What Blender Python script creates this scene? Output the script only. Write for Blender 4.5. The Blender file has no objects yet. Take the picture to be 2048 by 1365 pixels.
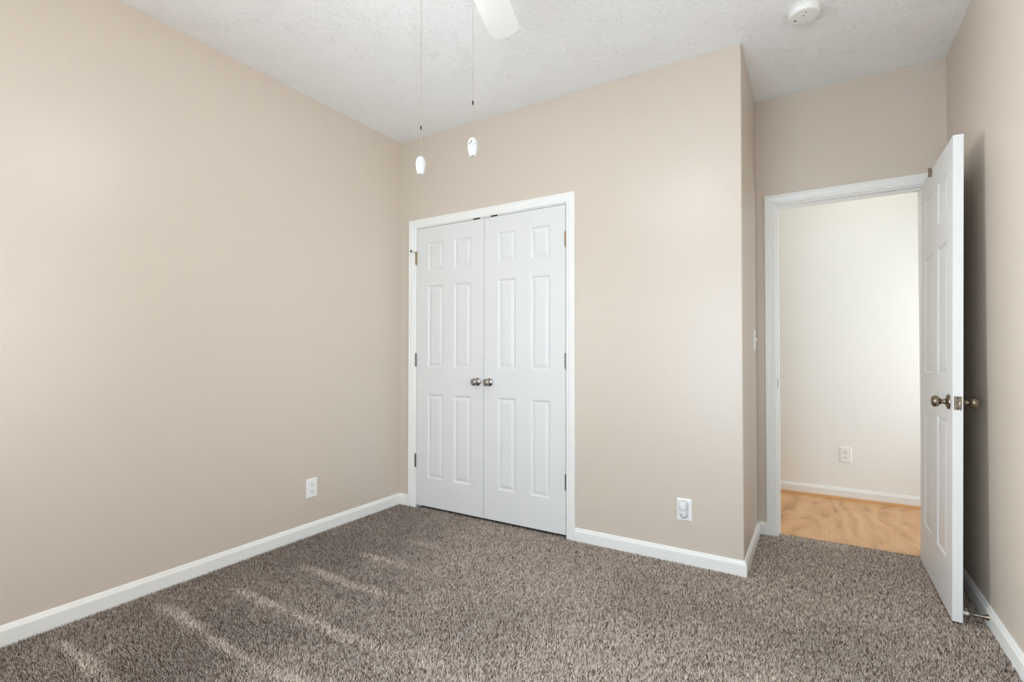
import bpy, math, random
import numpy as np
from mathutils import Matrix, Vector, Euler

random.seed(7)
rng = np.random.default_rng(11)
scene = bpy.context.scene
COL = scene.collection
PI = math.pi

# ------------------------------------------------------------------ camera, world, light, exposure
cam_data = bpy.data.cameras.new('camera')
cam = bpy.data.objects.new('camera', cam_data)
COL.objects.link(cam)
cam_data.sensor_fit = 'HORIZONTAL'
cam_data.sensor_width = 36.0
cam_data.lens = 36.0 * 999.23 / 2048.0
cam_data.shift_y = 9.43 / 2048.0
cam_data.clip_start = 0.05
cam_data.clip_end = 100
YAW, PITCH, ROLL = 0.5465, 0.01638, 0.00099
_f = Vector((-math.sin(YAW) * math.cos(PITCH), math.cos(YAW) * math.cos(PITCH), math.sin(PITCH)))
_r = Vector((math.cos(YAW), math.sin(YAW), 0))
_u = _r.cross(_f)
_r2 = math.cos(ROLL) * _r + math.sin(ROLL) * _u
_u2 = -math.sin(ROLL) * _r + math.cos(ROLL) * _u
cam.matrix_world = Matrix(((_r2.x, _u2.x, -_f.x, 2.66535), (_r2.y, _u2.y, -_f.y, -2.76755), (_r2.z, _u2.z, -_f.z, 1.10979), (0, 0, 0, 1)))
scene.camera = cam

world = bpy.data.worlds.new('sky')
scene.world = world
world.use_nodes = True
world.node_tree.nodes['Background'].inputs[0].default_value = (0.72, 0.86, 1.0, 1)
world.node_tree.nodes['Background'].inputs[1].default_value = 1.0

# window opening in the wall behind the camera
WX0, WX1, WZ0, WZ1 = 1.38, 2.70, 0.22, 2.05
YB = -3.25
area = bpy.data.lights.new('window_daylight', 'AREA')
area.shape = 'RECTANGLE'
area.size, area.size_y = WX1 - WX0 - 0.06, WZ1 - WZ0 - 0.06
area.energy = 52
area.color = (0.70, 0.86, 1.0)
win_light = bpy.data.objects.new('window_daylight', area)
win_light.location = ((WX0 + WX1) / 2, YB - 0.14, (WZ0 + WZ1) / 2)
win_light.rotation_euler = (PI / 2, 0, 0)
COL.objects.link(win_light)
# added window, unseen in the side wall, to brighten the wall opposite
SY0, SY1, SZ0, SZ1 = -2.55, -1.15, 0.60, 2.10
area3 = bpy.data.lights.new('side_fill_light', 'AREA')
area3.shape = 'RECTANGLE'
area3.size, area3.size_y = SZ1 - SZ0 - 0.06, SY1 - SY0 - 0.06
area3.energy = 32
area3.color = (0.90, 0.95, 1.0)
side_light = bpy.data.objects.new('side_fill_light', area3)
side_light.location = (3.2731 + 0.14, (SY0 + SY1) / 2, (SZ0 + SZ1) / 2)
side_light.rotation_euler = (0, PI / 2, 0)
COL.objects.link(side_light)
# guessed window, unseen in the other side wall, added to light the right wall
LY0, LY1, LZ0, LZ1 = -3.12, -2.18, 0.60, 2.10
area4 = bpy.data.lights.new('left_fill_light', 'AREA')
area4.shape = 'RECTANGLE'
area4.size, area4.size_y = LZ1 - LZ0 - 0.06, LY1 - LY0 - 0.06
area4.energy = 192
area4.color = (0.87, 0.94, 1.0)
left_light = bpy.data.objects.new('left_fill_light', area4)
left_light.location = (-0.14, (LY0 + LY1) / 2, (LZ0 + LZ1) / 2)
left_light.rotation_euler = (0, -PI / 2, 0)
COL.objects.link(left_light)
HX0, HX1, YH = 0.9, 4.4, 1.862    # ends and far wall of the hall
area2 = bpy.data.lights.new('hall_daylight', 'AREA')  # stands for a bright open room beyond the hall's end
area2.shape = 'RECTANGLE'
area2.size, area2.size_y = 0.86, 1.9
area2.energy = 63
area2.color = (0.97, 0.98, 1.0)
hall_light = bpy.data.objects.new('hall_daylight', area2)
hall_light.location = (HX1 + 0.16, 1.345, 1.2)
hall_light.rotation_euler = (0, PI / 2, 0)
COL.objects.link(hall_light)
FAN_LIGHT = 140.0     # emission of the fan's lamps
HALL_LIGHT = 12.5     # emission of the hall lamp

scene.view_settings.view_transform = 'Standard'
scene.view_settings.look = 'None'
scene.view_settings.gamma = 1
scene.view_settings.use_curve_mapping = False
scene.view_settings.exposure = 0.0
scene.cycles.diffuse_bounces = 8
scene.cycles.max_bounces = 14

# ------------------------------------------------------------------ room measures
H = 2.70            # ceiling height
W = 2.3492          # width of the closet wall
D = 0.708           # depth of the door alcove
XR = 3.2731         # right wall
T = 0.115           # wall thickness


# ------------------------------------------------------------------ materials
def srgb(r, g, b):
    def f(c):
        c /= 255.0
        return c / 12.92 if c <= 0.04045 else ((c + 0.055) / 1.055) ** 2.4
    return (f(r), f(g), f(b), 1.0)


def mat(name, color, rough=0.5, metal=0.0, spec=0.5, emit=None, coat=0.0):
    m = bpy.data.materials.new(name)
    m.use_nodes = True
    b = m.node_tree.nodes['Principled BSDF']
    b.inputs['Base Color'].default_value = color
    b.inputs['Roughness'].default_value = rough
    b.inputs['Metallic'].default_value = metal
    b.inputs['Specular IOR Level'].default_value = spec
    if coat:
        b.inputs['Coat Weight'].default_value = coat
        b.inputs['Coat Roughness'].default_value = 0.15
    if emit:
        b.inputs['Emission Color'].default_value = emit[0]
        b.inputs['Emission Strength'].default_value = emit[1]
    return m


def nd(m, kind, **kw):
    n = m.node_tree.nodes.new(kind)
    for k, v in kw.items():
        if k.startswith('_'):
            setattr(n, k[1:], v)
        else:
            n.inputs[k.replace('_', ' ')].default_value = v
    return n


def lk(m, a, b):
    m.node_tree.links.new(a, b)


def bsdf(m):
    return m.node_tree.nodes['Principled BSDF']


def bump_to(m, height, strength, dist):
    b = nd(m, 'ShaderNodeBump', Strength=strength, Distance=dist)
    lk(m, height, b.inputs['Height'])
    lk(m, b.outputs[0], bsdf(m).inputs['Normal'])
    return b


def paint(name, color, rough, scale=140, strength=0.5, dist=0.0012, spec=0.5):
    """rolled wall paint: a fine orange-peel relief"""
    m = mat(name, color, rough, spec=spec)
    tc = nd(m, 'ShaderNodeTexCoord')
    n1 = nd(m, 'ShaderNodeTexNoise', Scale=scale, Detail=2.5, Roughness=0.55)
    lk(m, tc.outputs['Object'], n1.inputs['Vector'])
    bump_to(m, n1.outputs['Fac'], strength, dist)
    return m


M_WALL = paint('beige_wall_paint', srgb(207, 195, 181), 0.34, spec=0.75)
M_HALLWALL = paint('cream_hall_paint', srgb(238, 238, 234), 0.5, spec=0.4)
M_TRIM = mat('white_gloss_trim', srgb(236, 236, 233), 0.32)
M_DOOR = mat('white_door_paint', srgb(222, 222, 221), 0.42)
M_NICKEL = mat('satin_nickel', srgb(168, 164, 158), 0.28, metal=1.0)
M_BRONZE = mat('antique_nickel', srgb(140, 128, 112), 0.30, metal=1.0)
M_BRASS = mat('aged_brass', srgb(150, 124, 88), 0.42, metal=1.0)
M_STEEL = mat('dull_steel', srgb(120, 118, 114), 0.45, metal=1.0)
M_DARK = mat('dark_slot', srgb(28, 26, 24), 0.7)
M_DARKMETAL = mat('dark_bronze_metal', srgb(62, 54, 42), 0.45, metal=0.8)
M_PLATE = mat('white_plastic', srgb(240, 240, 238), 0.35)
M_DEVICE = mat('pale_grey_plastic', srgb(222, 225, 228), 0.3)
M_DETECT = mat('detector_plastic', srgb(238, 238, 234), 0.4)
M_RUBBER = mat('white_rubber', srgb(228, 226, 220), 0.6)
M_CERAMIC = mat('white_ceramic', srgb(180, 179, 176), 0.25)
M_INK = mat('black_brown_glaze', srgb(44, 30, 32), 0.3)
M_INKGREY = mat('grey_green_glaze', srgb(120, 128, 118), 0.3)
M_BLADE = mat('white_fan_blade', srgb(236, 235, 230), 0.45)
M_CHAIN = mat('bead_chain', srgb(168, 160, 146), 0.35, metal=1.0)
M_SHADE = mat('lit_frosted_glass', srgb(250, 245, 232), 0.4, emit=((0.90, 0.95, 1.0, 1), FAN_LIGHT * 0.06))
M_BULB = mat('lit_lamp_opening', srgb(250, 245, 232), 0.4, emit=((0.90, 0.95, 1.0, 1), FAN_LIGHT))
M_HALLLAMP = mat('lit_hall_glass', srgb(250, 245, 232), 0.4, emit=((1.0, 0.95, 0.86, 1), HALL_LIGHT))
M_OAK = mat('oak_shoe_moulding', srgb(206, 156, 102), 0.4)


def ceiling_mat():
    m = mat('stomped_ceiling_texture', srgb(246, 247, 248), 0.75, spec=0.3)
    tc = nd(m, 'ShaderNodeTexCoord')
    warp = nd(m, 'ShaderNodeTexNoise', Scale=9.0, Detail=2.0)
    lk(m, tc.outputs['Object'], warp.inputs['Vector'])
    mixv = nd(m, 'ShaderNodeMix', _data_type='VECTOR')
    mixv.inputs['Factor'].default_value = 0.10
    lk(m, tc.outputs['Object'], mixv.inputs[4])
    lk(m, warp.outputs['Color'], mixv.inputs[5])
    a = nd(m, 'ShaderNodeTexNoise', Scale=44.0, Detail=3.5, Roughness=0.55, Distortion=2.2)
    lk(m, mixv.outputs[1], a.inputs['Vector'])
    mask = nd(m, 'ShaderNodeTexNoise', Scale=7.0, Detail=2.0)
    lk(m, tc.outputs['Object'], mask.inputs['Vector'])
    mr = nd(m, 'ShaderNodeMapRange')
    mr.inputs[1].default_value, mr.inputs[2].default_value = 0.42, 0.62
    mr.inputs[3].default_value, mr.inputs[4].default_value = 0.35, 1.0
    lk(m, mask.outputs['Fac'], mr.inputs[0])
    ridge = nd(m, 'ShaderNodeMapRange')
    ridge.inputs[1].default_value, ridge.inputs[2].default_value = 0.52, 0.66
    lk(m, a.outputs['Fac'], ridge.inputs[0])
    mul = nd(m, 'ShaderNodeMath', _operation='MULTIPLY')
    lk(m, ridge.outputs[0], mul.inputs[0])
    lk(m, mr.outputs[0], mul.inputs[1])
    bump_to(m, mul.outputs[0], 0.65, 0.0038)
    return m


M_CEIL = ceiling_mat()


def carpet_mat():
    m = mat('grey_brown_carpet_yarn', (0.2, 0.17, 0.15, 1), 0.9, spec=0.15)
    geo = nd(m, 'ShaderNodeNewGeometry')
    ramp = nd(m, 'ShaderNodeValToRGB')
    cr = ramp.color_ramp
    cr.elements[0].position, cr.elements[0].color = 0.0, srgb(78, 60, 48)
    cr.elements[1].position, cr.elements[1].color = 1.0, srgb(244, 233, 224)
    for p, c in ((0.16, srgb(132, 114, 101)), (0.42, srgb(180, 164, 152)), (0.74, srgb(220, 208, 198))):
        e = cr.elements.new(p)
        e.color = c
    lk(m, geo.outputs['Random Per Island'], ramp.inputs[0])
    # cut ends of the yarn are darker than its sides, which show where the pile lies over; carries painted light too
    at = nd(m, 'ShaderNodeAttribute', _attribute_name='laid_lit')
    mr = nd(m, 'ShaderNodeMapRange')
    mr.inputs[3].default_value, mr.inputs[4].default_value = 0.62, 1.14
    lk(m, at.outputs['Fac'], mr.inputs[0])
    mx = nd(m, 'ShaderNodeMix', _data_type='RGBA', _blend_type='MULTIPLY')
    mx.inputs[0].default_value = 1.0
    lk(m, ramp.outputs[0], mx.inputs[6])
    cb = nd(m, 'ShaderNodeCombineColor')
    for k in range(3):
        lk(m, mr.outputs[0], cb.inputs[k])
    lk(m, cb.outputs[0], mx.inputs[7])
    lk(m, mx.outputs[2], bsdf(m).inputs['Base Color'])
    return m


M_CARPET = carpet_mat()
M_BACKING = mat('carpet_backing', srgb(66, 52, 43), 0.95, spec=0.1)


def wood_mat():
    m = mat('honey_maple_laminate', srgb(205, 155, 100), 0.38, spec=0.5)
    tc = nd(m, 'ShaderNodeTexCoord')
    mp = nd(m, 'ShaderNodeMapping')
    mp.inputs['Scale'].default_value = (4.2, 1.5, 1.0)
    lk(m, tc.outputs['Object'], mp.inputs[0])
    n = nd(m, 'ShaderNodeTexNoise', Scale=1.9, Detail=5.0, Roughness=0.55, Distortion=1.4)
    lk(m, mp.outputs[0], n.inputs['Vector'])
    sw = nd(m, 'ShaderNodeTexWave', Scale=0.55, Distortion=12.0, Detail=2.5)
    sw.inputs['Detail Scale'].default_value = 1.2
    lk(m, mp.outputs[0], sw.inputs['Vector'])
    mix = nd(m, 'ShaderNodeMath', _operation='MULTIPLY_ADD')
    mix.inputs[1].default_value = 0.22
    lk(m, sw.outputs['Fac'], mix.inputs[0])
    lk(m, n.outputs['Fac'], mix.inputs[2])
    ramp = nd(m, 'ShaderNodeValToRGB')
    cr = ramp.color_ramp
    cr.elements[0].position, cr.elements[0].color = 0.28, srgb(152, 104, 62)
    cr.elements[1].position, cr.elements[1].color = 0.80, srgb(220, 176, 126)
    for p, c in ((0.42, srgb(190, 142, 94)), (0.55, srgb(207, 160, 110))):
        e = cr.elements.new(p)
        e.color = c
    lk(m, mix.outputs[0], ramp.inputs[0])
    # plank seams along y
    sx = nd(m, 'ShaderNodeSeparateXYZ')
    lk(m, tc.outputs['Object'], sx.inputs[0])
    md = nd(m, 'ShaderNodeMath', _operation='PINGPONG')
    md.inputs[1].default_value = 0.0975
    lk(m, sx.outputs[0], md.inputs[0])
    lt = nd(m, 'ShaderNodeMath', _operation='LESS_THAN')
    lt.inputs[1].default_value = 0.0012
    lk(m, md.outputs[0], lt.inputs[0])
    mc = nd(m, 'ShaderNodeMix', _data_type='RGBA')
    mc.inputs[7].default_value = srgb(150, 104, 62)
    fac = nd(m, 'ShaderNodeMath', _operation='MULTIPLY')
    fac.inputs[1].default_value = 0.3
    lk(m, lt.outputs[0], fac.inputs[0])
    lk(m, fac.outputs[0], mc.inputs[0])
    lk(m, ramp.outputs[0], mc.inputs[6])
    lk(m, mc.outputs[2], bsdf(m).inputs['Base Color'])
    return m


M_WOOD = wood_mat()


def glass_mat():
    m = bpy.data.materials.new('window_glass')
    m.use_nodes = True
    nt = m.node_tree
    nt.nodes.clear()
    out = nt.nodes.new('ShaderNodeOutputMaterial')
    tr = nt.nodes.new('ShaderNodeBsdfTransparent')
    gl = nt.nodes.new('ShaderNodeBsdfGlossy')
    gl.inputs['Roughness'].default_value = 0.02
    fr = nt.nodes.new('ShaderNodeFresnel')
    mx = nt.nodes.new('ShaderNodeMixShader')
    nt.links.new(fr.outputs[0], mx.inputs[0])
    nt.links.new(tr.outputs[0], mx.inputs[1])
    nt.links.new(gl.outputs[0], mx.inputs[2])
    nt.links.new(mx.outputs[0], out.inputs[0])
    return m


M_GLASS = glass_mat()


# ------------------------------------------------------------------ mesh helpers
class MB:
    """collects shapes and links them as ONE mesh object"""

    def __init__(self):
        self.v, self.f, self.mi, self.sm = [], [], [], []

    def add(self, verts, faces, mi=0, smooth=False):
        o = len(self.v)
        self.v += [tuple(p) for p in verts]
        for f in faces:
            self.f.append(tuple(i + o for i in f))
            self.mi.append(mi)
            self.sm.append(smooth)

    def box(self, a, b, mi=0):
        x0, y0, z0 = a
        x1, y1, z1 = b
        vs = [(x0, y0, z0), (x1, y0, z0), (x1, y1, z0), (x0, y1, z0), (x0, y0, z1), (x1, y0, z1), (x1, y1, z1), (x0, y1, z1)]
        self.add(vs, [(0, 3, 2, 1), (4, 5, 6, 7), (0, 1, 5, 4), (1, 2, 6, 5), (2, 3, 7, 6), (3, 0, 4, 7)], mi)

    def bbox(self, a, b, r, mi=0):
        """box with chamfered edges"""
        cx = [(a[i] + b[i]) / 2 for i in range(3)]
        h = [(b[i] - a[i]) / 2 for i in range(3)]
        vs, idx = [], {}
        for sx in (-1, 1):
            for sy in (-1, 1):
                for sz in (-1, 1):
                    for k in range(3):
                        p = [sx * h[0], sy * h[1], sz * h[2]]
                        for j in range(3):
                            if j != k:
                                p[j] -= (1 if p[j] > 0 else -1) * r
                        idx[(sx, sy, sz, k)] = len(vs)
                        vs.append((cx[0] + p[0], cx[1] + p[1], cx[2] + p[2]))
        fs = []
        for k in range(3):
            for s in (-1, 1):
                i, j = (k + 1) % 3, (k + 2) % 3
                q = []
                for (u, v) in ((-1, -1), (1, -1), (1, 1), (-1, 1)):
                    t = [0, 0, 0]
                    t[k], t[i], t[j] = s, u, v
                    q.append(idx[(t[0], t[1], t[2], k)])
                fs.append(tuple(q) if s > 0 else tuple(reversed(q)))
        for k in range(3):
            i, j = (k + 1) % 3, (k + 2) % 3
            for u in (-1, 1):
                for v in (-1, 1):
                    ts = []
                    for s in (-1, 1):
                        t = [0, 0, 0]
                        t[k], t[i], t[j] = s, u, v
                        ts.append(tuple(t))
                    q = [idx[ts[0] + (i,)], idx[ts[1] + (i,)], idx[ts[1] + (j,)], idx[ts[0] + (j,)]]
                    fs.append(tuple(q) if u * v < 0 else tuple(reversed(q)))
        for sx in (-1, 1):
            for sy in (-1, 1):
                for sz in (-1, 1):
                    q = [idx[(sx, sy, sz, k)] for k in range(3)]
                    fs.append(tuple(q) if sx * sy * sz > 0 else tuple(reversed(q)))
        self.add(vs, fs, mi)

    def lathe(self, prof, seg=32, mtx=None, mi=0, smooth=True):
        """prof: (radius, height) pairs turned about local z"""
        vs, fs, rings = [], [], []
        for (r, z) in prof:
            if r < 1e-6:
                rings.append([len(vs)])
                vs.append((0, 0, z))
            else:
                rings.append(list(range(len(vs), len(vs) + seg)))
                for k in range(seg):
                    a = 2 * PI * k / seg
                    vs.append((r * math.cos(a), r * math.sin(a), z))
        for A, B in zip(rings, rings[1:]):
            for k in range(seg):
                k2 = (k + 1) % seg
                if len(A) == 1 and len(B) == 1:
                    continue
                if len(A) == 1:
                    fs.append((A[0], B[k2], B[k]))
                elif len(B) == 1:
                    fs.append((A[k], A[k2], B[0]))
                else:
                    fs.append((A[k], A[k2], B[k2], B[k]))
        if mtx is not None:
            vs = [tuple(mtx @ Vector(p)) for p in vs]
        self.add(vs, fs, mi, smooth)

    def sphere(self, c, r, seg=8, rings=6, mi=0, sc=(1, 1, 1)):
        prof = [(r * math.sin(PI * i / rings), -r * math.cos(PI * i / rings)) for i in range(rings + 1)]
        self.lathe(prof, seg, Matrix.Translation(c) @ Matrix.Diagonal((*sc, 1)), mi)

    def tube(self, pts, r, seg=10, mi=0):
        pts = [Vector(p) for p in pts]
        vs, fs = [], []
        up = Vector((0, 0, 1))
        for i, p in enumerate(pts):
            t = (pts[min(i + 1, len(pts) - 1)] - pts[max(i - 1, 0)]).normalized()
            a = t.cross(up if abs(t.z) < 0.95 else Vector((1, 0, 0))).normalized()
            b = t.cross(a)
            rr = r[i] if isinstance(r, (list, tuple)) else r
            for k in range(seg):
                an = 2 * PI * k / seg
                vs.append(tuple(p + a * rr * math.cos(an) + b * rr * math.sin(an)))
        n = len(pts)
        for i in range(n - 1):
            for k in range(seg):
                k2 = (k + 1) % seg
                fs.append((i * seg + k, i * seg + k2, (i + 1) * seg + k2, (i + 1) * seg + k))
        fs.append(tuple(range(seg - 1, -1, -1)))
        fs.append(tuple((n - 1) * seg + k for k in range(seg)))
        self.add(vs, fs, mi, True)

    def prism(self, poly, axis_pts):
        """extrude closed polygon lists: axis_pts = list of matching 3-D loops"""
        n = len(axis_pts[0])
        vs = [p for loop in axis_pts for p in loop]
        fs = []
        for i in range(len(axis_pts) - 1):
            for k in range(n):
                k2 = (k + 1) % n
                fs.append((i * n + k, i * n + k2, (i + 1) * n + k2, (i + 1) * n + k))
        fs.append(tuple(range(n - 1, -1, -1)))
        fs.append(tuple((len(axis_pts) - 1) * n + k for k in range(n)))
        self.add(vs, fs)

    def build(self, name, mats, parent=None, fix=True):
        me = bpy.data.meshes.new(name)
        me.from_pydata(self.v, [], self.f)
        for m in (mats if isinstance(mats, (list, tuple)) else [mats]):
            me.materials.append(m)
        me.polygons.foreach_set('material_index', self.mi)
        me.polygons.foreach_set('use_smooth', self.sm)
        me.update()
        if fix:
            import bmesh
            bm = bmesh.new()
            bm.from_mesh(me)
            bmesh.ops.recalc_face_normals(bm, faces=bm.faces)
            bm.to_mesh(me)
            bm.free()
        if any(self.sm):
            try:
                me.set_sharp_from_angle(angle=math.radians(40))
            except Exception:
                pass
        o = bpy.data.objects.new(name, me)
        COL.objects.link(o)
        if parent is not None:
            o.parent = parent
        return o


def struct(o, label=None, cat=None):
    o['kind'] = 'structure'
    if label:
        o['label'] = label
        o['category'] = cat
    return o


def tag(o, label, cat, group=None, kind=None):
    o['label'] = label
    o['category'] = cat
    if group:
        o['group'] = group
    if kind:
        o['kind'] = kind
    return o


def thing(name, loc, label, cat, rot=(0, 0, 0), group=None):
    o = bpy.data.objects.new(name, None)
    o.location = loc
    o.rotation_euler = rot
    o.empty_display_size = 0.05
    COL.objects.link(o)
    return tag(o, label, cat, group)


def box_obj(name, boxes, m, parent=None):
    b = MB()
    for a, c in boxes:
        b.box(a, c)
    return b.build(name, m, parent)


# ------------------------------------------------------------------ room shell
OX0, OX1, OZ = 0.152, 1.3735, 2.036          # closet opening in the wall (jamb included)
DX0, DX1, DZ = 2.452, 3.172, 2.038           # doorway opening
struct(box_obj('floor', [((-T, YB - T, -0.15), (XR + T, 0.765, -0.0135))], M_BACKING))
struct(box_obj('ceiling', [((-T, YB - T, H), (XR + T, D + T, H + 0.1))], M_CEIL))
struct(box_obj('wall_left', [((-T, LY1, -0.15), (0, T, H)), ((-T, YB - T, -0.15), (0, LY0, H)),
                             ((-T, LY0, -0.15), (0, LY1, LZ0)), ((-T, LY0, LZ1), (0, LY1, H))], M_WALL))
struct(box_obj('wall_right', [((XR, SY1, -0.15), (XR + T, D + T, H)), ((XR, YB - T, -0.15), (XR + T, SY0, H)),
                              ((XR, SY0, -0.15), (XR + T, SY1, SZ0)), ((XR, SY0, SZ1), (XR + T, SY1, H))], M_WALL))


def wall_front():
    b = MB()
    b.box((0, 0, -0.15), (OX0, T, H))
    b.box((OX0, 0, OZ), (OX1, T, H))
    # right piece with a softly rounded outside corner
    r, n = 0.006, 6
    prof = [(OX1, 0)] + [(W - r + r * math.sin(PI / 2 * k / n), r - r * math.cos(PI / 2 * k / n)) for k in range(n + 1)] + [(W, T), (OX1, T)]
    b.prism(None, [[(x, y, z) for x, y in prof] for z in (-0.15, H)])
    return b.build('wall_front', M_WALL)


struct(wall_front())
struct(box_obj('wall_return', [((W - T, T, -0.15), (W, D + T, H))], M_WALL))
struct(box_obj('wall_alcove', [((W, D, -0.15), (DX0, D + T, H)), ((DX0, D, DZ), (DX1, D + T, H)), ((DX1, D, -0.15), (XR, D + T, H))], M_WALL))
struct(box_obj('wall_back', [((0, YB - T, -0.15), (WX0, YB, H)), ((WX1, YB - T, -0.15), (XR, YB, H)),
                             ((WX0, YB - T, -0.15), (WX1, YB, WZ0)), ((WX0, YB - T, WZ1), (WX1, YB, H))], M_WALL))
# closet interior behind the closed doors
struct(box_obj('wall_closet', [((-T, 0.62, -0.15), (W - T, 0.62 + T, H)), ((-T, T, -0.15), (0, 0.62, H))], M_WALL))
# hall
struct(box_obj('wall_hall', [((HX0, YH, -0.15), (HX1, YH + T, H))], M_HALLWALL))
struct(box_obj('wall_hall_ends', [((HX0 - T, D + T, -0.15), (HX0, YH + T, H)), ((HX1, D + T, -0.15), (HX1 + T, YH + T, 0.2)), ((HX1, D + T, 2.2), (HX1 + T, YH + T, H)), ((HX1, D + T, 0.2), (HX1 + T, 0.90, 2.2)), ((HX1, 1.79, 0.2), (HX1 + T, YH + T, 2.2))], M_HALLWALL)).name = 'wall_hall_end'
struct(box_obj('wall_hall_near', [((HX0, D + T, -0.15), (DX0, D + T + 0.01, H)), ((DX1, D + T, -0.15), (HX1, D + T + 0.01, H)), ((DX0, D + T, DZ), (DX1, D + T + 0.01, H))], M_HALLWALL))
struct(box_obj('floor_hall', [((HX0, 0.765, -0.15), (HX1, YH, -0.004))], M_WOOD))
struct(box_obj('ceiling_hall', [((HX0, D + T, H), (HX1, YH + T, H + 0.1))], M_CEIL))


# ------------------------------------------------------------------ baseboards and casings
def sweep(b, path, prof, closed_ends=True, before=None, after=None):
    """mitred sweep in plan: prof = (offset to the left of travel, height)"""
    P = [Vector(p) for p in path]
    dirs = [(P[i + 1] - P[i]).normalized() for i in range(len(P) - 1)]
    if before is not None:
        dirs = [Vector(before).normalized()] + dirs
    else:
        dirs = [dirs[0]] + dirs
    dirs = dirs + [Vector(after).normalized() if after is not None else dirs[-1]]
    loops = []
    for i, p in enumerate(P):
        d0, d1 = dirs[i], dirs[i + 1]
        n0, n1 = Vector((-d0.y, d0.x)), Vector((-d1.y, d1.x))
        m = (n0 + n1)
        m = m / max(m.dot(n0), 1e-6)
        loops.append([(p.x + m.x * o, p.y + m.y * o, z) for o, z in prof])
    b.prism(None, loops)


BB = [(0.0, -0.02), (0.0135, -0.02), (0.0135, 0.048), (0.0128, 0.0525), (0.0105, 0.0565), (0.0090, 0.0585), (0.0082, 0.062), (0.0066, 0.0665), (0.0035, 0.0695), (0.0, 0.0710)]
e = 0.0


def baseboard(name, path, before=None, after=None, prof=BB):
    b = MB()
    sweep(b, path, prof, before=before, after=after)
    return struct(b.build(name, M_TRIM))


# offsets go to the left of the direction of travel, i.e. into the room
baseboard('baseboard_left', [(0, 0), (0, YB)], before=(-1, 0))
baseboard('baseboard_front', [(0.0945, 0), (0, 0)], after=(0, -1))
baseboard('baseboard_front', [(W, 0), (1.4285, 0)], before=(0, -1))
baseboard('baseboard_return', [(W, D), (W, 0)], before=(-1, 0), after=(-1, 0))
baseboard('baseboard_alcove', [(2.3980, D), (W, D)], after=(0, -1))
baseboard('baseboard_alcove', [(XR, D), (3.2270, D)], before=(0, 1))
baseboard('baseboard_right', [(XR, YB), (XR, D)], after=(-1, 0))
baseboard('baseboard_back', [(0, YB), (XR, YB)], before=(0, -1), after=(0, 1))
HB = [(o, z + 0.010 if z > 0 else z) for o, z in BB]
baseboard('baseboard_hall', [(HX1, YH), (HX0, YH)], prof=HB)
shoe = [(0.0135, -0.01)] + [(0.0135 + 0.016 * math.cos(PI / 2 * k / 5), -0.004 + 0.018 * math.sin(PI / 2 * k / 5)) for k in range(6)]
b = MB()
sweep(b, [(HX1, YH), (HX0, YH)], shoe)
struct(b.build('trim_3', M_OAK))


def casing(name, x0, x1, ztop, yface, width, side=-1, zbot=-0.02):
    """three-sided mitred door casing; inner edge at x0/x1/ztop, standing off the wall face yface"""
    w = width
    prof = [(0.0, 0.0), (0.0, 0.0085), (0.003, 0.0105), (0.0075, 0.0108), (0.009, 0.0090), (0.0115, 0.0092), (w * 0.36, 0.0125), (w * 0.62, 0.0150), (w * 0.80, 0.0155),
            (w * 0.83, 0.0170), (w - 0.003, 0.0172), (w, 0.0150), (w, 0.0)]
    b = MB()
    loops = []
    for (cx, cz, sx, sz) in ((x0, zbot, -1, 0), (x0, ztop, -1, 1), (x1, ztop, 1, 1), (x1, zbot, 1, 0)):
        loops.append([(cx + sx * o, yface + side * d, cz + sz * o) for o, d in prof])
    b.prism(None, loops)
    return struct(b.build(name, M_TRIM))


t1 = casing('trim_1', 0.1535, 1.3715, 2.0345, 0.0, 0.0575)
b = MB()
for bx in (((OX0, 0.0, -0.02), (0.1595, T, OZ)), ((1.3672, 0.0, -0.02), (OX1, T, OZ)), ((0.1595, 0.0, 2.0285), (1.3672, T, OZ)),
           ((0.1595, 0.042, -0.02), (0.170, 0.075, 2.0285)), ((1.357, 0.042, -0.02), (1.3672, 0.075, 2.0285)), ((0.170, 0.042, 2.0185), (1.357, 0.075, 2.0285))):
    b.box(*bx)
b.build('jamb', M_TRIM, t1)
t2 = casing('trim_2', 2.4535, 3.1705, 2.0365, D, 0.0560)
b = MB()
for bx in (((DX0, D, -0.02), (2.4610, D + T + 0.01, DZ)), ((3.1640, D, -0.02), (DX1, D + T + 0.01, DZ)), ((2.4610, D, 2.0300), (3.1640, D + T + 0.01, DZ)),
           ((2.4610, D + 0.040, -0.02), (2.4700, D + 0.075, 2.0300)), ((2.4700, D + 0.040, 2.0210), (3.1640, D + 0.075, 2.0300))):
    b.box(*bx)
b.build('jamb', M_TRIM, t2)
b = MB()
b.bbox((2.4608, D + 0.004, 0.900), (2.4622, D + 0.030, 0.957), 0.0004)
b.box((2.4615, D + 0.010, 0.914), (2.4624, D + 0.022, 0.943), 1)
o = b.build('strike_plate', [M_STEEL, M_DARK], t2)
o['label'] = 'dull metal strike plate'


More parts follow.
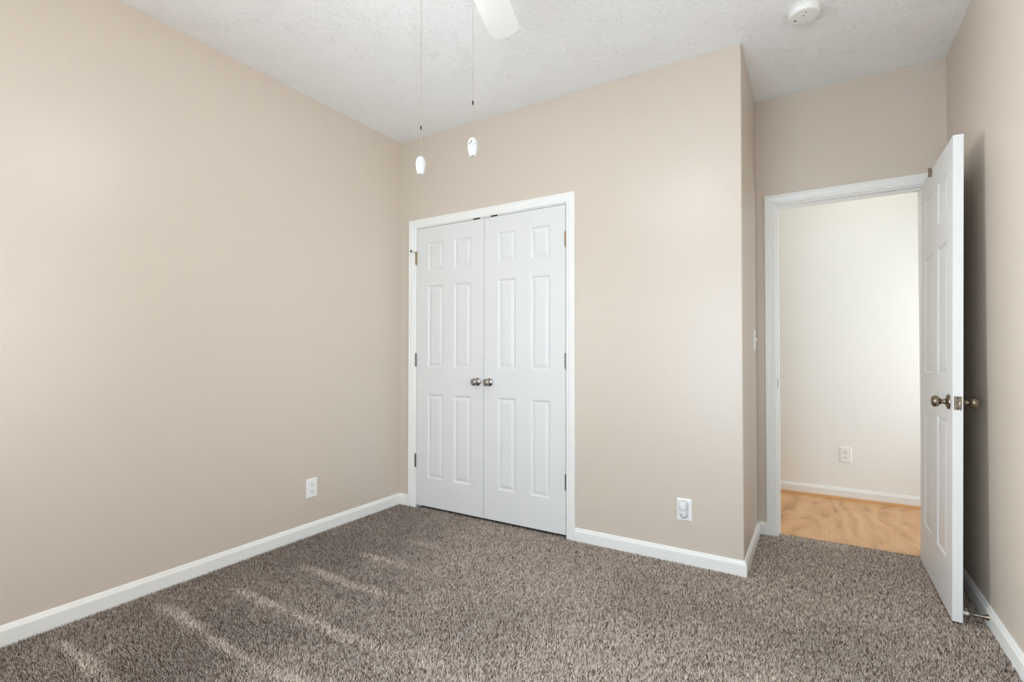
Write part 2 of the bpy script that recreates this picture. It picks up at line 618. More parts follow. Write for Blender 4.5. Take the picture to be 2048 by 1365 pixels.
# ------------------------------------------------------------------ doors
def leaf_mesh(b, w, h, t, cols, rows, z0=0.0):
    """six-panel moulded leaf: local x across, front face at y=0 looking to -y"""
    def quad(p, s):
        b.add(p, [(0, 1, 2, 3)] if s > 0 else [(3, 2, 1, 0)])
    rings = [(0.0, 0.0), (0.003, 0.0012), (0.0075, 0.0062), (0.0105, 0.0075), (0.0150, 0.0075), (0.0340, 0.0022), (0.0360, 0.0020)]
    xs = [0.0] + [c for p in cols for c in p] + [w]
    zs = [0.0] + [c for p in rows for c in p] + [h]
    for side in (0, 1):
        sgn = 1 if side == 0 else -1

        def Y(d):
            return d if side == 0 else t - d
        for i in range(len(xs) - 1):
            for j in range(len(zs) - 1):
                xa, xb, za, zb = xs[i], xs[i + 1], zs[j], zs[j + 1]
                if i % 2 == 1 and j % 2 == 1:
                    prev = None
                    for (ins, dep) in rings:
                        r = [(xa + ins, Y(dep), za + ins), (xb - ins, Y(dep), za + ins), (xb - ins, Y(dep), zb - ins), (xa + ins, Y(dep), zb - ins)]
                        if prev:
                            for k in range(4):
                                k2 = (k + 1) % 4
                                quad([prev[k], prev[k2], r[k2], r[k]], sgn)
                        prev = r
                    quad(prev, sgn)
                else:
                    quad([(xa, Y(0), za), (xb, Y(0), za), (xb, Y(0), zb), (xa, Y(0), zb)], sgn)
    quad([(0, t, 0), (0, 0, 0), (0, 0, h), (0, t, h)], 1)
    quad([(w, 0, 0), (w, t, 0), (w, t, h), (w, 0, h)], 1)
    quad([(0, t, 0), (w, t, 0), (w, 0, 0), (0, 0, 0)], 1)
    quad([(0, 0, h), (w, 0, h), (w, t, h), (0, t, h)], 1)


def knob_mesh(b, rose=0.027, mi=0):
    """round passage knob pointing to local +z, rose flat on z=0"""
    prof = [(0.0, 0.0), (rose, 0.0), (rose, 0.003), (rose * 0.95, 0.006), (rose * 0.70, 0.0095), (0.0135, 0.0120), (0.0105, 0.0155), (0.0100, 0.0230), (0.0110, 0.0275),
            (0.0150, 0.0300), (0.0205, 0.0345), (0.0238, 0.0405), (0.0246, 0.0455), (0.0238, 0.0505), (0.0210, 0.0550), (0.0165, 0.0580), (0.0150, 0.0583), (0.0140, 0.0572), (0.0085, 0.0576), (0.0076, 0.0586), (0.0, 0.0590)]
    b.lathe(prof, 36, None, mi)


def hinge_mesh(b, h=0.089, r=0.0058):
    z = -h / 2
    for k in range(5):
        za, zb = z + h * k / 5 + 0.0005, z + h * (k + 1) / 5 - 0.0005
        b.lathe([(0, za), (r, za), (r, zb), (0, zb)], 14)
    b.lathe([(0, h / 2), (0.0045, h / 2), (0.0045, h / 2 + 0.003), (0.003, h / 2 + 0.005), (0, h / 2 + 0.0055)], 12)
    b.lathe([(0, -h / 2 - 0.0055), (0.003, -h / 2 - 0.005), (0.0045, -h / 2 - 0.003), (0.0045, -h / 2), (0, -h / 2)], 12)


ROWS = [(0.216, 0.820), (1.010, 1.603), (1.714, 1.914)]
TO_FRONT = Matrix.Rotation(PI / 2, 4, 'X')       # local +z of a turned shape -> -y
TO_REAR = Matrix.Rotation(-PI / 2, 4, 'X')


def closet_leaf(name, x0, x1, cols, knob_x, hinge_x, catch_x, label, stop=False):
    zb = 0.012
    b = MB()
    leaf_mesh(b, x1 - x0, 2.0250 - zb, 0.035, [(a - x0, c - x0) for a, c in cols], [(a - zb, c - zb) for a, c in ROWS])
    d = b.build(name, M_DOOR, fix=False)
    d.location = (x0, 0.0005, zb)
    struct(d, label, 'door')

    def part(mb, pname, m, loc, rot=None, label=None):
        o = mb.build(pname, m, d)
        o.location = (loc[0] - x0, loc[1] - 0.0005, loc[2] - zb)
        if rot:
            o.rotation_euler = rot
        if label:
            o['label'] = label
        return o
    k = MB()
    knob_mesh(k, 0.027)
    part(k, 'knob', M_NICKEL, (knob_x, 0.0003, 0.921), (PI / 2, 0, 0), 'round satin nickel knob')
    for i, z in enumerate((1.812, 1.066, 0.333)):
        hm = MB()
        hinge_mesh(hm)
        s = 1 if hinge_x < (x0 + x1) / 2 else -1
        hm.bbox((0.0 if s > 0 else -0.004, 0.0015, -0.0445), (0.004 if s > 0 else 0.0, 0.0050, 0.0445), 0.0004)
        part(hm, 'hinge', M_BRASS if i == 0 else M_STEEL, (hinge_x, -0.0055, z), None, 'worn brass-toned hinge' if i == 0 else 'dull grey hinge')
    c = MB()
    c.bbox((-0.026, -0.0045, 0.0004), (0.026, 0.022, 0.0022), 0.0004)
    c.bbox((-0.026, -0.0060, 0.0004), (0.026, -0.0040, 0.0078), 0.0005)
    c.lathe([(0.0, 0.0022), (0.0075, 0.0022), (0.0068, 0.0035), (0.0, 0.0042)], 14, Matrix.Translation((0, 0.013, 0)))
    part(c, 'ball_catch', M_DARKMETAL, (catch_x, 0.0030, 2.0250), None, 'dark metal catch at the top edge')
    if stop:
        s = MB()
        s.tube([(0.006, -0.004, 0.0), (-0.006, -0.016, 0.0), (-0.026, -0.022, 0.002)], 0.0035, 8)
        s.lathe([(0, 0), (0.0068, 0), (0.0075, 0.004), (0.0066, 0.011), (0, 0.012)], 14, Matrix.Translation((-0.024, -0.0215, 0.002)) @ Matrix.Rotation(-PI / 2, 4, 'Y'), 1)
        s.lathe([(0, -0.002), (0.0095, -0.002), (0.0095, 0.002), (0.0, 0.002)], 14)
        s.lathe([(0, 0), (0.0060, 0), (0.0066, 0.004), (0.0050, 0.010), (0, 0.011)], 14, Matrix.Translation((-0.006, -0.014, -0.010)) @ Matrix.Rotation(PI / 2, 4, 'X'), 0)
        part(s, 'hinge_stop', [M_RUBBER, M_DARK], (hinge_x, -0.0055, 1.862), None, 'small white hinge stop with a dark tip')
    return d


closet_leaf('door_1', 0.1628, 0.7588, [(0.2690, 0.4110), (0.5080, 0.6530)], 0.7090, 0.1600, 0.7000,
            'narrow white six-panel closet door with a hinge stop near the room corner', stop=True)
closet_leaf('door_2', 0.7622, 1.3640, [(0.8725, 1.0080), (1.1200, 1.2575)], 0.8075, 1.3668, 0.8430,
            'narrow white six-panel closet door beside the wall with the plug-in device')


def open_door():
    w, t, h = 0.735, 0.034, 2.024
    b = MB()
    leaf_mesh(b, w, h, t, [(0.110, 0.312), (0.423, 0.625)], [(a + 0.002, c + 0.002) for a, c in ROWS])
    d = b.build('door_3', M_DOOR, fix=False)
    d.matrix_world = Matrix.Translation((3.1395, 0.7030, 0.004)) @ Matrix.Rotation(0.0115, 4, 'Y') @ Matrix.Rotation(-PI / 2, 4, 'Z')
    struct(d, 'white six-panel room door standing open against the wall', 'door')
    kx, kz = w - 0.064, 0.903
    for side in (0, 1):
        k = MB()
        knob_mesh(k, 0.0325)
        o = k.build('knob', M_BRONZE, d)
        o.location = (kx, 0.0 if side == 0 else t, kz)
        o.rotation_euler = (PI / 2 if side == 0 else -PI / 2, 0, 0)
        o['label'] = 'antique nickel knob on the face turned to the doorway' if side == 0 else 'antique nickel knob on the face turned to the wall'
    p = MB()
    p.bbox((0, -0.0125, -0.0285), (0.0014, 0.0125, 0.0285), 0.0005)
    p.add([(0.0016, 0.0075 * math.cos(2 * PI * k / 20), 0.0085 * math.sin(2 * PI * k / 20)) for k in range(20)], [tuple(range(20))], 1)
    for s in (-1, 1):
        p.add([(0.0016, 0.0035 * math.cos(2 * PI * k / 14), s * 0.0205 + 0.0035 * math.sin(2 * PI * k / 14)) for k in range(14)], [tuple(range(14))], 2)
    # bevelled latch bolt
    lv = [(0.0015, -0.006, -0.007), (0.0015, 0.006, -0.007), (0.0015, 0.006, 0.007), (0.0015, -0.006, 0.007), (0.011, 0.006, -0.006), (0.011, 0.006, 0.006), (0.009, 0.002, 0.006), (0.009, 0.002, -0.006)]
    p.add(lv, [(0, 1, 4, 7), (1, 2, 5, 4), (2, 3, 6, 5), (3, 0, 7, 6), (4, 5, 6, 7)], 0)
    o = p.build('latch_plate', [M_BRONZE, M_STEEL, M_DARK], d)
    o.location = (w, t / 2, kz)
    for z in (0.22, 1.01, 1.83):
        hm = MB()
        hinge_mesh(hm)
        o = hm.build('hinge', M_STEEL, d)
        o.location = (-0.001, t + 0.005, z)
    return d, w, t, h


DOOR3, DW, DT, DH = open_door()

# ------------------------------------------------------------------ small bracket hooked over the open door
hk = thing('over_door_hook', (0, 0, 0), 'small bronze metal clip hooked over the top edge of the open white door', 'door hook')
hk.matrix_world = DOOR3.matrix_world @ Matrix.Translation((0.282, 0, DH))
b = MB()
b.bbox((-0.007, -0.0022, -0.020), (0.007, -0.0002, 0.002), 0.0005)
b.bbox((-0.007, -0.0022, 0.0004), (0.007, DT + 0.0022, 0.0022), 0.0005)
b.bbox((-0.007, DT + 0.0002, -0.030), (0.007, DT + 0.0022, 0.002), 0.0005)
b.build('strap', M_BRASS, hk)
b = MB()
b.bbox((-0.006, -0.0125, -0.036), (0.002, -0.0022, 0.0090), 0.0012)
b.build('clip_body', M_BRASS, hk)
b = MB()
b.bbox((0.0021, -0.0115, -0.034), (0.0050, -0.0022, 0.0070), 0.0008)
b.build('clip_plate', M_BRONZE, hk)


# ------------------------------------------------------------------ outlets, switch, plug-in device
def outlet(name, loc, rz, label, socket=True):
    """duplex outlet on a wall; local -y points into the room"""
    t = thing(name, loc, label, 'outlet', (0, 0, rz))
    b = MB()
    w, h = 0.0385, 0.0585
    fr = [(-w, 0), (w, 0)]
    outer = [(-w, 0.0, -h), (w, 0.0, -h), (w, 0.0, h), (-w, 0.0, h)]
    mid = [(-w, -0.0022, -h), (w, -0.0022, -h), (w, -0.0022, h), (-w, -0.0022, h)]
    i = 0.005
    inn = [(-w + i, -0.0058, -h + i), (w - i, -0.0058, -h + i), (w - i, -0.0058, h - i), (-w + i, -0.0058, h - i)]
    b.add(outer + mid + inn, [(k, (k + 1) % 4, 4 + (k + 1) % 4, 4 + k) for k in range(4)] + [(4 + k, 4 + (k + 1) % 4, 8 + (k + 1) % 4, 8 + k) for k in range(4)] + [(8, 9, 10, 11)])
    b.build('cover_plate', M_PLATE, t)
    b = MB()
    b.lathe([(0.0030, 0.0056), (0.0030, 0.0066), (0.0, 0.0070)], 12, TO_FRONT)
    b.build('screw', M_PLATE, t)
    if socket:
        for s in (1, -1):
            b = MB()
            cz = s * 0.0195
            pr = []
            for k in range(28):
                a = 2 * PI * k / 28
                pr.append((0.0172 * math.cos(a), max(-0.0125, min(0.0125, 0.0172 * math.sin(a)))))
            lo = [(x, -0.0050, cz + z) for x, z in pr]
            hi = [(x * 0.96, -0.0072, cz + z * 0.96) for x, z in pr]
            n = len(pr)
            b.add(lo + hi, [(k, (k + 1) % n, n + (k + 1) % n, n + k) for k in range(n)] + [tuple(n + k for k in range(n))])
            for dx, hh in ((-0.0063, 0.0044), (0.0063, 0.0036)):
                b.box((dx - 0.0012, -0.0075, cz + 0.003 - hh), (dx + 0.0012, -0.0071, cz + 0.003 + hh), 1)
            b.lathe([(0.0026, 0.0071), (0.0026, 0.0075), (0.0, 0.0075)], 14, Matrix.Translation((0, 0, cz - 0.0070)) @ TO_FRONT, 1)
            b.build('receptacle', [M_PLATE, M_DARK], t)
    return t


outlet('wall_outlet', (0.0, -0.7640, 0.2815), PI / 2, 'white duplex outlet low on the plain beige wall beside the closet corner')
outlet('wall_outlet', (2.0597, 0.0, 0.2805), 0.0, 'white outlet plate on the beige wall right behind the plug-in device', socket=False)
outlet('wall_outlet', (2.855, YH, 0.335), 0.0, 'white duplex outlet on the cream hall wall seen through the doorway')

pd = thing('plug_in_air_freshener', (2.0575, -0.0062, 0.279), 'pale grey rounded plug-in device with a small dark dot, in the outlet', 'air freshener')


def rounded_blob(b, w, h, d, ztop, zbot, n=28, rings=12, mi=0, taper=0.85):
    loops = []
    for i in range(rings + 1):
        u = i / rings
        dep = -d * math.sin(u * PI / 2)
        sc = max(math.cos(u * PI / 2) ** 0.55, 0.02)
        loop = []
        for k in range(n):
            a = 2 * PI * k / n
            ca, sa = math.cos(a), math.sin(a)
            x = math.copysign(abs(ca) ** 0.75, ca) * w
            z = math.copysign(abs(sa) ** 0.70, sa) * h
            if z < 0:
                x *= 1 - (1 - taper) * (z / h) ** 2
            loop.append((x * sc, dep, (ztop + zbot) / 2 + z * sc))
        loops.append(loop)
    vs = [p for l in loops for p in l]
    fs = []
    for i in range(rings):
        for k in range(n):
            k2 = (k + 1) % n
            fs.append((i * n + k, i * n + k2, (i + 1) * n + k2, (i + 1) * n + k))
    fs.append(tuple(rings * n + k for k in range(n)))
    fs.append(tuple(range(n)))
    b.add(vs, fs, mi, True)


b = MB()
rounded_blob(b, 0.0235, 0.0295, 0.030, 0.030, -0.055)
b.lathe([(0.0028, 0), (0.0032, 0.0012), (0.0022, 0.0016), (0.0, 0.0016)], 12, Matrix.Translation((-0.006, -0.0292, -0.0185)) @ TO_FRONT, 1)
b.build('housing', [M_DEVICE, M_DARK], pd)
b = MB()
rounded_blob(b, 0.0250, 0.0315, 0.036, 0.0535, -0.0075, taper=0.95)
b.build('cover', M_DEVICE, pd)

sw = thing('light_switch', (W, 0.530, 1.1935), 'ivory double light switch plate on the narrow return wall by the doorway', 'light switch', (0, 0, PI / 2))
b = MB()
b.bbox((-0.056, -0.0055, -0.0585), (0.056, 0.0, 0.0585), 0.0025)
b.build('cover_plate', M_PLATE, sw)
for s in (-1, 1):
    b = MB()
    x = s * 0.023
    b.add([(x - 0.005, -0.0050, -0.011), (x + 0.005, -0.0050, -0.011), (x + 0.005, -0.0050, 0.011), (x - 0.005, -0.0050, 0.011),
           (x - 0.0042, -0.0165, 0.004), (x + 0.0042, -0.0165, 0.004), (x + 0.0042, -0.0145, 0.0105), (x - 0.0042, -0.0145, 0.0105)],
          [(0, 1, 5, 4), (1, 2, 6, 5), (2, 3, 7, 6), (3, 0, 4, 7), (4, 5, 6, 7)])
    b.build('toggle', M_PLATE, sw)

# ------------------------------------------------------------------ spring door stop
ds = thing('door_stop', (XR - 0.0135, 0.002, 0.034), 'spring door stop with white rubber tip on the baseboard behind the open door', 'door stop', (0, -PI / 2, 0))
b = MB()
b.lathe([(0, 0), (0.0115, 0), (0.0112, 0.003), (0.0080, 0.010), (0.0055, 0.018), (0, 0.018)], 20)
b.build('base', M_BRONZE, ds)
b = MB()
pts = [(0.0042 * math.cos(k * 0.7), 0.0042 * math.sin(k * 0.7), 0.014 + k * 0.00031) for k in range(170)]
b.tube(pts, 0.0011, 6)
b.build('spring', M_NICKEL, ds)
b = MB()
b.lathe([(0, 0.062), (0.0058, 0.062), (0.0072, 0.066), (0.0076, 0.073), (0.0064, 0.079), (0, 0.080)], 18)
b.build('rubber_tip', M_RUBBER, ds)

# ------------------------------------------------------------------ smoke detector
sd = thing('smoke_detector', (2.632, -0.122, H), 'round white smoke detector on the textured ceiling', 'smoke detector', (PI, 0, 0))
b = MB()
b.lathe([(0, 0), (0.0700, 0), (0.0700, 0.004), (0.0660, 0.006), (0, 0.006)], 48)
b.build('mounting_base', M_DETECT, sd)
b = MB()
b.lathe([(0.0630, 0.0055), (0.0655, 0.008), (0.0655, 0.024), (0.0640, 0.030), (0.0600, 0.034), (0.0560, 0.0345), (0, 0.0350)], 48)
b.build('cover', M_DETECT, sd)
for (x, y, rx, ry) in ((-0.038, -0.012, 0.006, 0.0045), (-0.004, 0.012, 0.0055, 0.0025), (0.006, 0.034, 0.0032, 0.0032)):
    b = MB()
    b.lathe([(1.0, 0.0), (0.9, 0.5), (0, 0.5)], 14, Matrix.Translation((x, y, 0.0346)) @ Matrix.Diagonal((rx, ry, 0.0012, 1)))
    b.build('vent_hole', M_DARK, sd)

# ------------------------------------------------------------------ ceiling fan
FC = Vector((1.728, -1.590, 0))
fan = thing('ceiling_fan', (FC.x, FC.y, H), 'white ceiling fan with two beaded pull chains hanging into view', 'ceiling fan')


def fpart(mb, name, m, parent=None, fix=True):
    return mb.build(name, m, parent or fan, fix)


b = MB()
b.lathe([(0, 0), (0.068, 0), (0.066, -0.020), (0.045, -0.048), (0.020, -0.060), (0, -0.060)], 32)
fpart(b, 'canopy', M_BLADE)
b = MB()
b.lathe([(0, -0.055), (0.0125, -0.055), (0.0125, -0.190), (0, -0.190)], 20)
fpart(b, 'downrod', M_BLADE)
b = MB()
b.lathe([(0, -0.170), (0.030, -0.172), (0.070, -0.190), (0.105, -0.220), (0.112, -0.255), (0.108, -0.290), (0.085, -0.312), (0.060, -0.318), (0, -0.318)], 40)
fpart(b, 'motor_housing', M_BLADE)
b = MB()
b.lathe([(0, -0.316), (0.062, -0.316), (0.080, -0.325), (0.080, -0.352), (0.070, -0.368), (0.045, -0.378), (0, -0.380)], 36)
fpart(b, 'switch_housing', M_BLADE)

BZ = 2.378 - H
tipL, tipR = Vector((1.5585, -1.1050)) - FC.xy, Vector((1.6875, -1.0995)) - FC.xy
topL, topR = Vector((1.627, -1.328)) - FC.xy, Vector((1.733, -1.264)) - FC.xy


def blade_mesh():
    # outline in fan coordinates, measured blade pointing to the closet; copies are turned about the axis
    dL, dR = (tipL - topL).normalized(), (tipR - topR).normalized()
    rootL, rootR = topL - dL * 0.085, topR - dR * 0.155
    out = [rootL, tipL - dL * 0.020]
    ax = (tipL + tipR) / 2
    for k in range(1, 6):                       # rounded, slightly bowed tip
        s = k / 6
        p = tipL.lerp(tipR, s) + (dL + dR).normalized() * 0.016 * math.sin(PI * s)
        out.append(p)
    out += [tipR - dR * 0.014, rootR]
    # small corner easing
    loops = [[(p.x, p.y, BZ + dz) for p in out] for dz in (0.0, 0.006)]
    b = MB()
    b.prism(None, loops)
    return b, rootL, rootR


bm_, rootL, rootR = blade_mesh()
rm = (rootL + rootR) / 2
for k in range(4):
    b, _a, _c = blade_mesh()
    bl = fpart(b, 'blade', M_BLADE)
    bl.rotation_euler = (0, 0, -k * PI / 2)
    ir = MB()
    u = rm.normalized()
    n = Vector((-u.y, u.x))
    pl = [u * 0.07 - n * 0.016, u * 0.13 - n * 0.012, rm + u * 0.05 - n * 0.038, rm + u * 0.075, rm + u * 0.05 + n * 0.038, u * 0.13 + n * 0.012, u * 0.07 + n * 0.016]
    ir.prism(None, [[(p.x, p.y, BZ + dz) for p in pl] for dz in (0.0062, 0.0102)])
    ir.build('blade_bracket', M_NICKEL, bl)

# three lit frosted shades
for k in range(3):
    a = math.radians(30 + 120 * k)
    d = Vector((math.cos(a), math.sin(a), 0))
    arm = MB()
    arm.tube([tuple(d * 0.07 + Vector((0, 0, -0.330))), tuple(d * 0.105 + Vector((0, 0, -0.328))), tuple(d * 0.125 + Vector((0, 0, -0.338)))], 0.009, 10)
    ar = fpart(arm, 'lamp_arm', M_BLADE)
    g = MB()
    mtx = Matrix.Translation(d * 0.125 + Vector((0, 0, -0.338))) @ Matrix.Rotation(a, 4, 'Z') @ Matrix.Rotation(math.radians(106), 4, 'Y')
    g.lathe([(0.016, 0.0), (0.020, 0.006), (0.036, 0.018), (0.045, 0.036), (0.048, 0.055), (0.0462, 0.0552)], 28, mtx)
    g.lathe([(0.0461, 0.0540), (0.030, 0.0560), (0, 0.0570)], 28, mtx, 1)
    g.build('lamp_shade', [M_SHADE, M_BULB], ar)


def pull_chain(px, z_top, z_knob, conn_z, bird, knob_rot):
    """px: plan offset from the fan's axis; heights are absolute"""
    b = MB()
    z = z_top
    gap = 0.0041
    i = 0
    while z > z_knob:
        if abs(z - conn_z) < 0.006:
            z -= gap
            continue
        b.sphere((px[0], px[1], z - H), 0.00135, 7, 5)
        z -= gap
    b.tube([(px[0], px[1], z_top - H), (px[0], px[1], z_knob - H)], 0.00045, 5)
    b.lathe([(0, -0.007), (0.0020, -0.006), (0.0024, -0.003), (0.0024, 0.003), (0.0020, 0.006), (0, 0.007)], 12, Matrix.Translation((px[0], px[1], conn_z - H)), 1)
    ch = b.build('pull_chain', [M_CHAIN, M_DARKMETAL], fan)
    k = MB()
    L = 0.0570
    prof = [(0.0, 0.0), (0.0030, -0.0002), (0.0075, -0.0018), (0.0112, -0.0055), (0.0138, -0.0115), (0.0152, -0.0190), (0.0156, -0.0260), (0.0150, -0.0335), (0.0136, -0.0420), (0.0114, -0.0500), (0.0098, -0.0548), (0.0088, -0.0568), (0.0062, -0.0570), (0.0046, -0.0562), (0.0040, -0.0545)]
    k.lathe(prof, 36)
    k.lathe([(0.0042, -0.0550), (0.0, -0.0550)], 20, None, 1)

    def R(zz):
        for (r0, z0), (r1, z1) in zip(prof, prof[1:]):
            if z1 <= zz <= z0:
                return r0 + (r1 - r0) * (z0 - zz) / max(z0 - z1, 1e-9)
        return 0.015

    def patch(poly, mi):
        vs = []
        for s, zz in poly:
            r = R(zz) + 0.00012
            a = s / 0.0155
            vs.append((r * math.sin(a), -r * math.cos(a), zz))
        k.add(vs, [tuple(range(len(vs)))], mi)

    def strip(pts, w, mi):
        for (a, b2) in zip(pts, pts[1:]):
            dx, dz = b2[0] - a[0], b2[1] - a[1]
            l = math.hypot(dx, dz) or 1
            nx, nz = -dz / l, dx / l
            patch([(a[0] - nx * a[2] * w, a[1] - nz * a[2] * w), (b2[0] - nx * b2[2] * w, b2[1] - nz * b2[2] * w), (b2[0] + nx * b2[2] * w, b2[1] + nz * b2[2] * w), (a[0] + nx * a[2] * w, a[1] + nz * a[2] * w)], mi)
    if bird:
        strip([(-0.0150, -0.0275, 0.2), (-0.0118, -0.0250, 0.6), (-0.0080, -0.0215, 1.0), (-0.0045, -0.0180, 1.0), (-0.0024, -0.0150, 0.8), (-0.0012, -0.0128, 0.5)], 0.0017, 1)
        strip([(-0.0060, -0.0262, 0.6), (0.0, -0.0268, 0.7), (0.0050, -0.0235, 0.7), (0.0095, -0.0215, 0.5)], 0.0006, 2)
        strip([(0.0105, -0.0190, 0.6), (0.0115, -0.0225, 0.9)], 0.0009, 1)
        for (s, zz) in ((0.002, -0.0245), (0.0045, -0.0275), (0.0068, -0.0205), (-0.001, -0.0285)):
            strip([(s - 0.0007, zz, 1), (s + 0.0007, zz + 0.0004, 1)], 0.0006, 2)
    else:
        strip([(-0.0105, -0.0235, 0.7), (-0.0095, -0.0190, 1.0), (-0.0080, -0.0155, 0.7)], 0.0015, 2)
        strip([(-0.0110, -0.0280, 0.6), (-0.0060, -0.0245, 0.8), (-0.0020, -0.0225, 0.8), (0.0030, -0.0215, 0.5)], 0.0008, 2)
        for (s, zz) in ((-0.006, -0.0130), (-0.003, -0.0200), (-0.0075, -0.0262), (0.0005, -0.0245), (-0.0045, -0.0280)):
            strip([(s - 0.0008, zz, 1), (s + 0.0008, zz + 0.0005, 1)], 0.0007, 2)
    kb = k.build('pull_knob', [M_CERAMIC, M_INK, M_INKGREY], ch, fix=False)
    kb.location = (px[0], px[1], z_knob - H)
    kb.rotation_euler = (0, 0, knob_rot)
    kb['label'] = 'white ceramic knob painted with a dark bird' if bird else 'white ceramic knob painted with a grey sprig'
    return ch


pull_chain((1.6165 - FC.x, -1.5920 - FC.y), 2.330, 1.7260, 1.816, False, YAW)
pull_chain((1.7830 - FC.x, -1.5465 - FC.y), 2.330, 1.7640, 1.871, True, YAW)

# ------------------------------------------------------------------ window behind the camera
fw = 0.045


def sash_window(name, w, h, mtx):
    """double-hung window: local x across, z up, y=0 the room face of the wall, +y outwards"""
    b = MB()
    for bx in (((0, 0.03, 0), (fw, T, h)), ((w - fw, 0.03, 0), (w, T, h)), ((fw, 0.03, 0), (w - fw, T, fw)), ((fw, 0.03, h - fw), (w - fw, T, h)), ((fw, 0.04, h / 2 - 0.02), (w - fw, 0.09, h / 2 + 0.02))):
        b.box(*bx)
    o = struct(b.build(name, M_TRIM))
    o.matrix_world = mtx
    for za, zb in ((fw, h / 2 - 0.02), (h / 2 + 0.02, h - fw)):
        g = MB()
        g.box((fw, 0.064, za), (w - fw, 0.068, zb))
        g.build('pane', M_GLASS, o)
    return o


sash_window('window_1', WX1 - WX0, WZ1 - WZ0, Matrix.Translation((WX1, YB, WZ0)) @ Matrix.Rotation(PI, 4, 'Z'))
sash_window('fill_window_side', SY1 - SY0, SZ1 - SZ0, Matrix.Translation((XR, SY1, SZ0)) @ Matrix.Rotation(-PI / 2, 4, 'Z'))  # added, unseen; opening for the side fill light
sash_window('fill_window_left', LY1 - LY0, LZ1 - LZ0, Matrix.Translation((0, LY0, LZ0)) @ Matrix.Rotation(PI / 2, 4, 'Z'))  # guessed, unseen; opening for the left fill light
casing('trim_4', WX0, WX1, WZ1, YB, 0.0575, side=1, zbot=WZ0)
sash_window('fill_window_hall', 0.89, 2.0, Matrix.Translation((HX1, 1.79, 0.2)) @ Matrix.Rotation(-PI / 2, 4, 'Z'))  # added window in place of a bright open room at the hall's end

# ------------------------------------------------------------------ hall ceiling lamp
hl = thing('hall_ceiling_lamp', (3.05, 1.22, H), 'round frosted lamp on the hall ceiling', 'ceiling lamp', (PI, 0, 0))
b = MB()
b.lathe([(0, 0), (0.13, 0), (0.13, 0.02), (0, 0.02)], 32)
b.build('base', M_BLADE, hl)
b = MB()
b.lathe([(0.125, 0.02), (0.12, 0.05), (0.095, 0.08), (0.05, 0.098), (0, 0.103)], 32)
b.build('lamp_shade', M_HALLLAMP, hl)


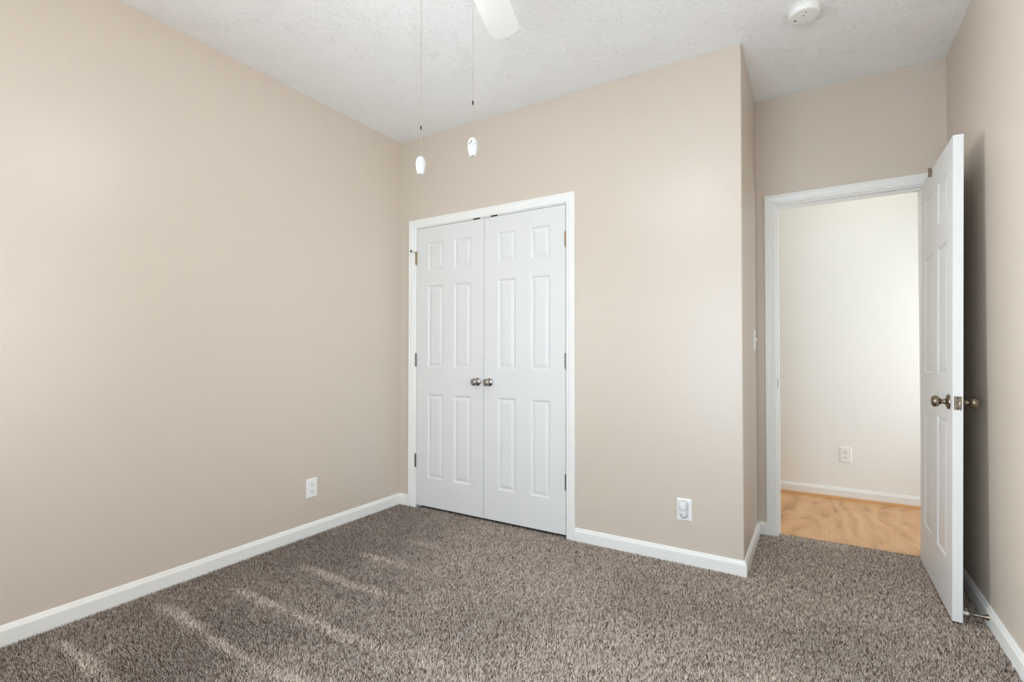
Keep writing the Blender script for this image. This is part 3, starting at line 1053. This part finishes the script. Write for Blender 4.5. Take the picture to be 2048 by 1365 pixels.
# ------------------------------------------------------------------ carpet pile
def carpet():
    sp = 0.0044
    zb, zt = -0.0140, 0.0

    def region(xa, xb, ya, yb):
        nx, ny = int((xb - xa) / sp), int((yb - ya) / sp)
        gx, gy = np.meshgrid(np.linspace(xa, xb, nx), np.linspace(ya, yb, ny))
        return np.stack([gx.ravel(), gy.ravel()], 1)
    P = np.concatenate([region(0.016, XR - 0.016, -2.62, -0.016), region(0.175, 1.352, -0.012, 0.03), region(W + 0.016, XR - 0.016, -0.010, D - 0.016), region(2.465, 3.160, D - 0.012, 0.762)])
    P += rng.uniform(-0.42 * sp, 0.42 * sp, P.shape)
    n = len(P)
    x, y = P[:, 0], P[:, 1]

    def vnoise(scale, seed):
        r = np.random.default_rng(seed)
        g = r.random((64, 64))
        u, v = (x + 5) * scale, (y + 7) * scale
        iu, iv = np.floor(u).astype(int), np.floor(v).astype(int)
        fu, fv = u - iu, v - iv
        fu, fv = fu * fu * (3 - 2 * fu), fv * fv * (3 - 2 * fv)
        a, b_, c, d = g[iu % 64, iv % 64], g[(iu + 1) % 64, iv % 64], g[iu % 64, (iv + 1) % 64], g[(iu + 1) % 64, (iv + 1) % 64]
        return (a * (1 - fu) + b_ * fu) * (1 - fv) + (c * (1 - fu) + d * fu) * fv
    # pile direction: vacuum strokes run out from the left wall, with brushed-up ridges between the strokes
    wob = (vnoise(3.0, 3) - 0.5) * 0.05
    ridge = np.zeros(n)
    for yy, x0, x1 in ((-2.02, 0.1, 1.2), (-1.68, 0.08, 1.5), (-1.40, 0.25, 1.7), (-1.09, 0.28, 1.3), (-0.80, 0.4, 1.2), (-0.52, 0.5, 1.1)):
        g = np.exp(-((y - yy - wob) / (0.014 + 0.030 * vnoise(4.0, 12))) ** 2) * (0.35 + 0.9 * vnoise(7.0, 13))
        g *= np.clip((x - x0) / 0.12, 0, 1) * np.clip((x1 - x) / 0.5, 0, 1)
        ridge = np.maximum(ridge, g)
    patches = vnoise(2.3, 5) * 0.55 + vnoise(5.5, 6) * 0.30 + vnoise(13.0, 8) * 0.15
    patches = np.clip((patches - 0.32) / 0.36, 0, 1)
    mid = np.clip((x - 0.55 + 0.35 * (y + 1.2)) / 0.75, 0, 1)  # brighter light towards the room's middle, painted into the pile tone
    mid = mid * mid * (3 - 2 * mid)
    # 0 = pile brushed towards the room (open, showing its depth), 1 = brushed away and lying over; painted light mixed in
    laid_lit = 0.04 + 0.20 * patches * (1 - mid) + mid * (0.42 + 0.52 * patches)
    alc_lit = np.clip((x - W + 0.15) / 0.3, 0, 1) * np.clip((y + 0.45) / 0.5, 0, 1)  # painted brightening of the alcove carpet, where little lamp light reaches
    laid_lit = laid_lit + 0.35 * alc_lit
    laid_lit = np.clip(np.maximum(laid_lit, laid_lit * 0.5 + ridge * (0.55 + 0.75 * vnoise(14, 9))) + rng.normal(0, 0.10, n), 0, 1)
    lx = rng.normal(0, 0.0052, n)
    ly = rng.normal(0, 0.0052, n) + (laid_lit - 0.45) * 0.0120
    tip_z = zt + np.minimum(rng.normal(0.0, 0.0026, n), 0.0022) - 0.0010 - 0.0006 * laid_lit
    ang = rng.uniform(0, 2 * PI, n)
    wid = (0.00135 + 0.0023 * laid_lit) * rng.uniform(0.85, 1.15, n)
    co = np.zeros((n, 4, 3), np.float32)
    for k in range(3):
        a = ang + k * 2 * PI / 3
        co[:, k, 0] = x + wid * np.cos(a)
        co[:, k, 1] = y + wid * np.sin(a)
        co[:, k, 2] = zb
    co[:, 3, 0] = x + lx
    co[:, 3, 1] = y + ly
    co[:, 3, 2] = tip_z
    base = (np.arange(n) * 4)[:, None, None]
    tri = base + np.array([[0, 1, 3], [1, 2, 3], [2, 0, 3]])[None]
    me = bpy.data.meshes.new('carpet')
    me.vertices.add(n * 4)
    me.vertices.foreach_set('co', co.ravel())
    me.loops.add(n * 9)
    me.loops.foreach_set('vertex_index', tri.astype(np.int32).ravel())
    me.polygons.add(n * 3)
    me.polygons.foreach_set('loop_start', np.arange(n * 3, dtype=np.int32) * 3)
    me.update(calc_edges=True)
    me.attributes.new('laid_lit', 'FLOAT', 'POINT').data.foreach_set('value', np.repeat(laid_lit, 4).astype(np.float32))
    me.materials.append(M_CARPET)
    o = bpy.data.objects.new('carpet', me)
    COL.objects.link(o)
    return tag(o, 'speckled grey-brown cut-pile carpet with vacuum marks covering the bedroom floor', 'carpet', kind='stuff')


carpet()
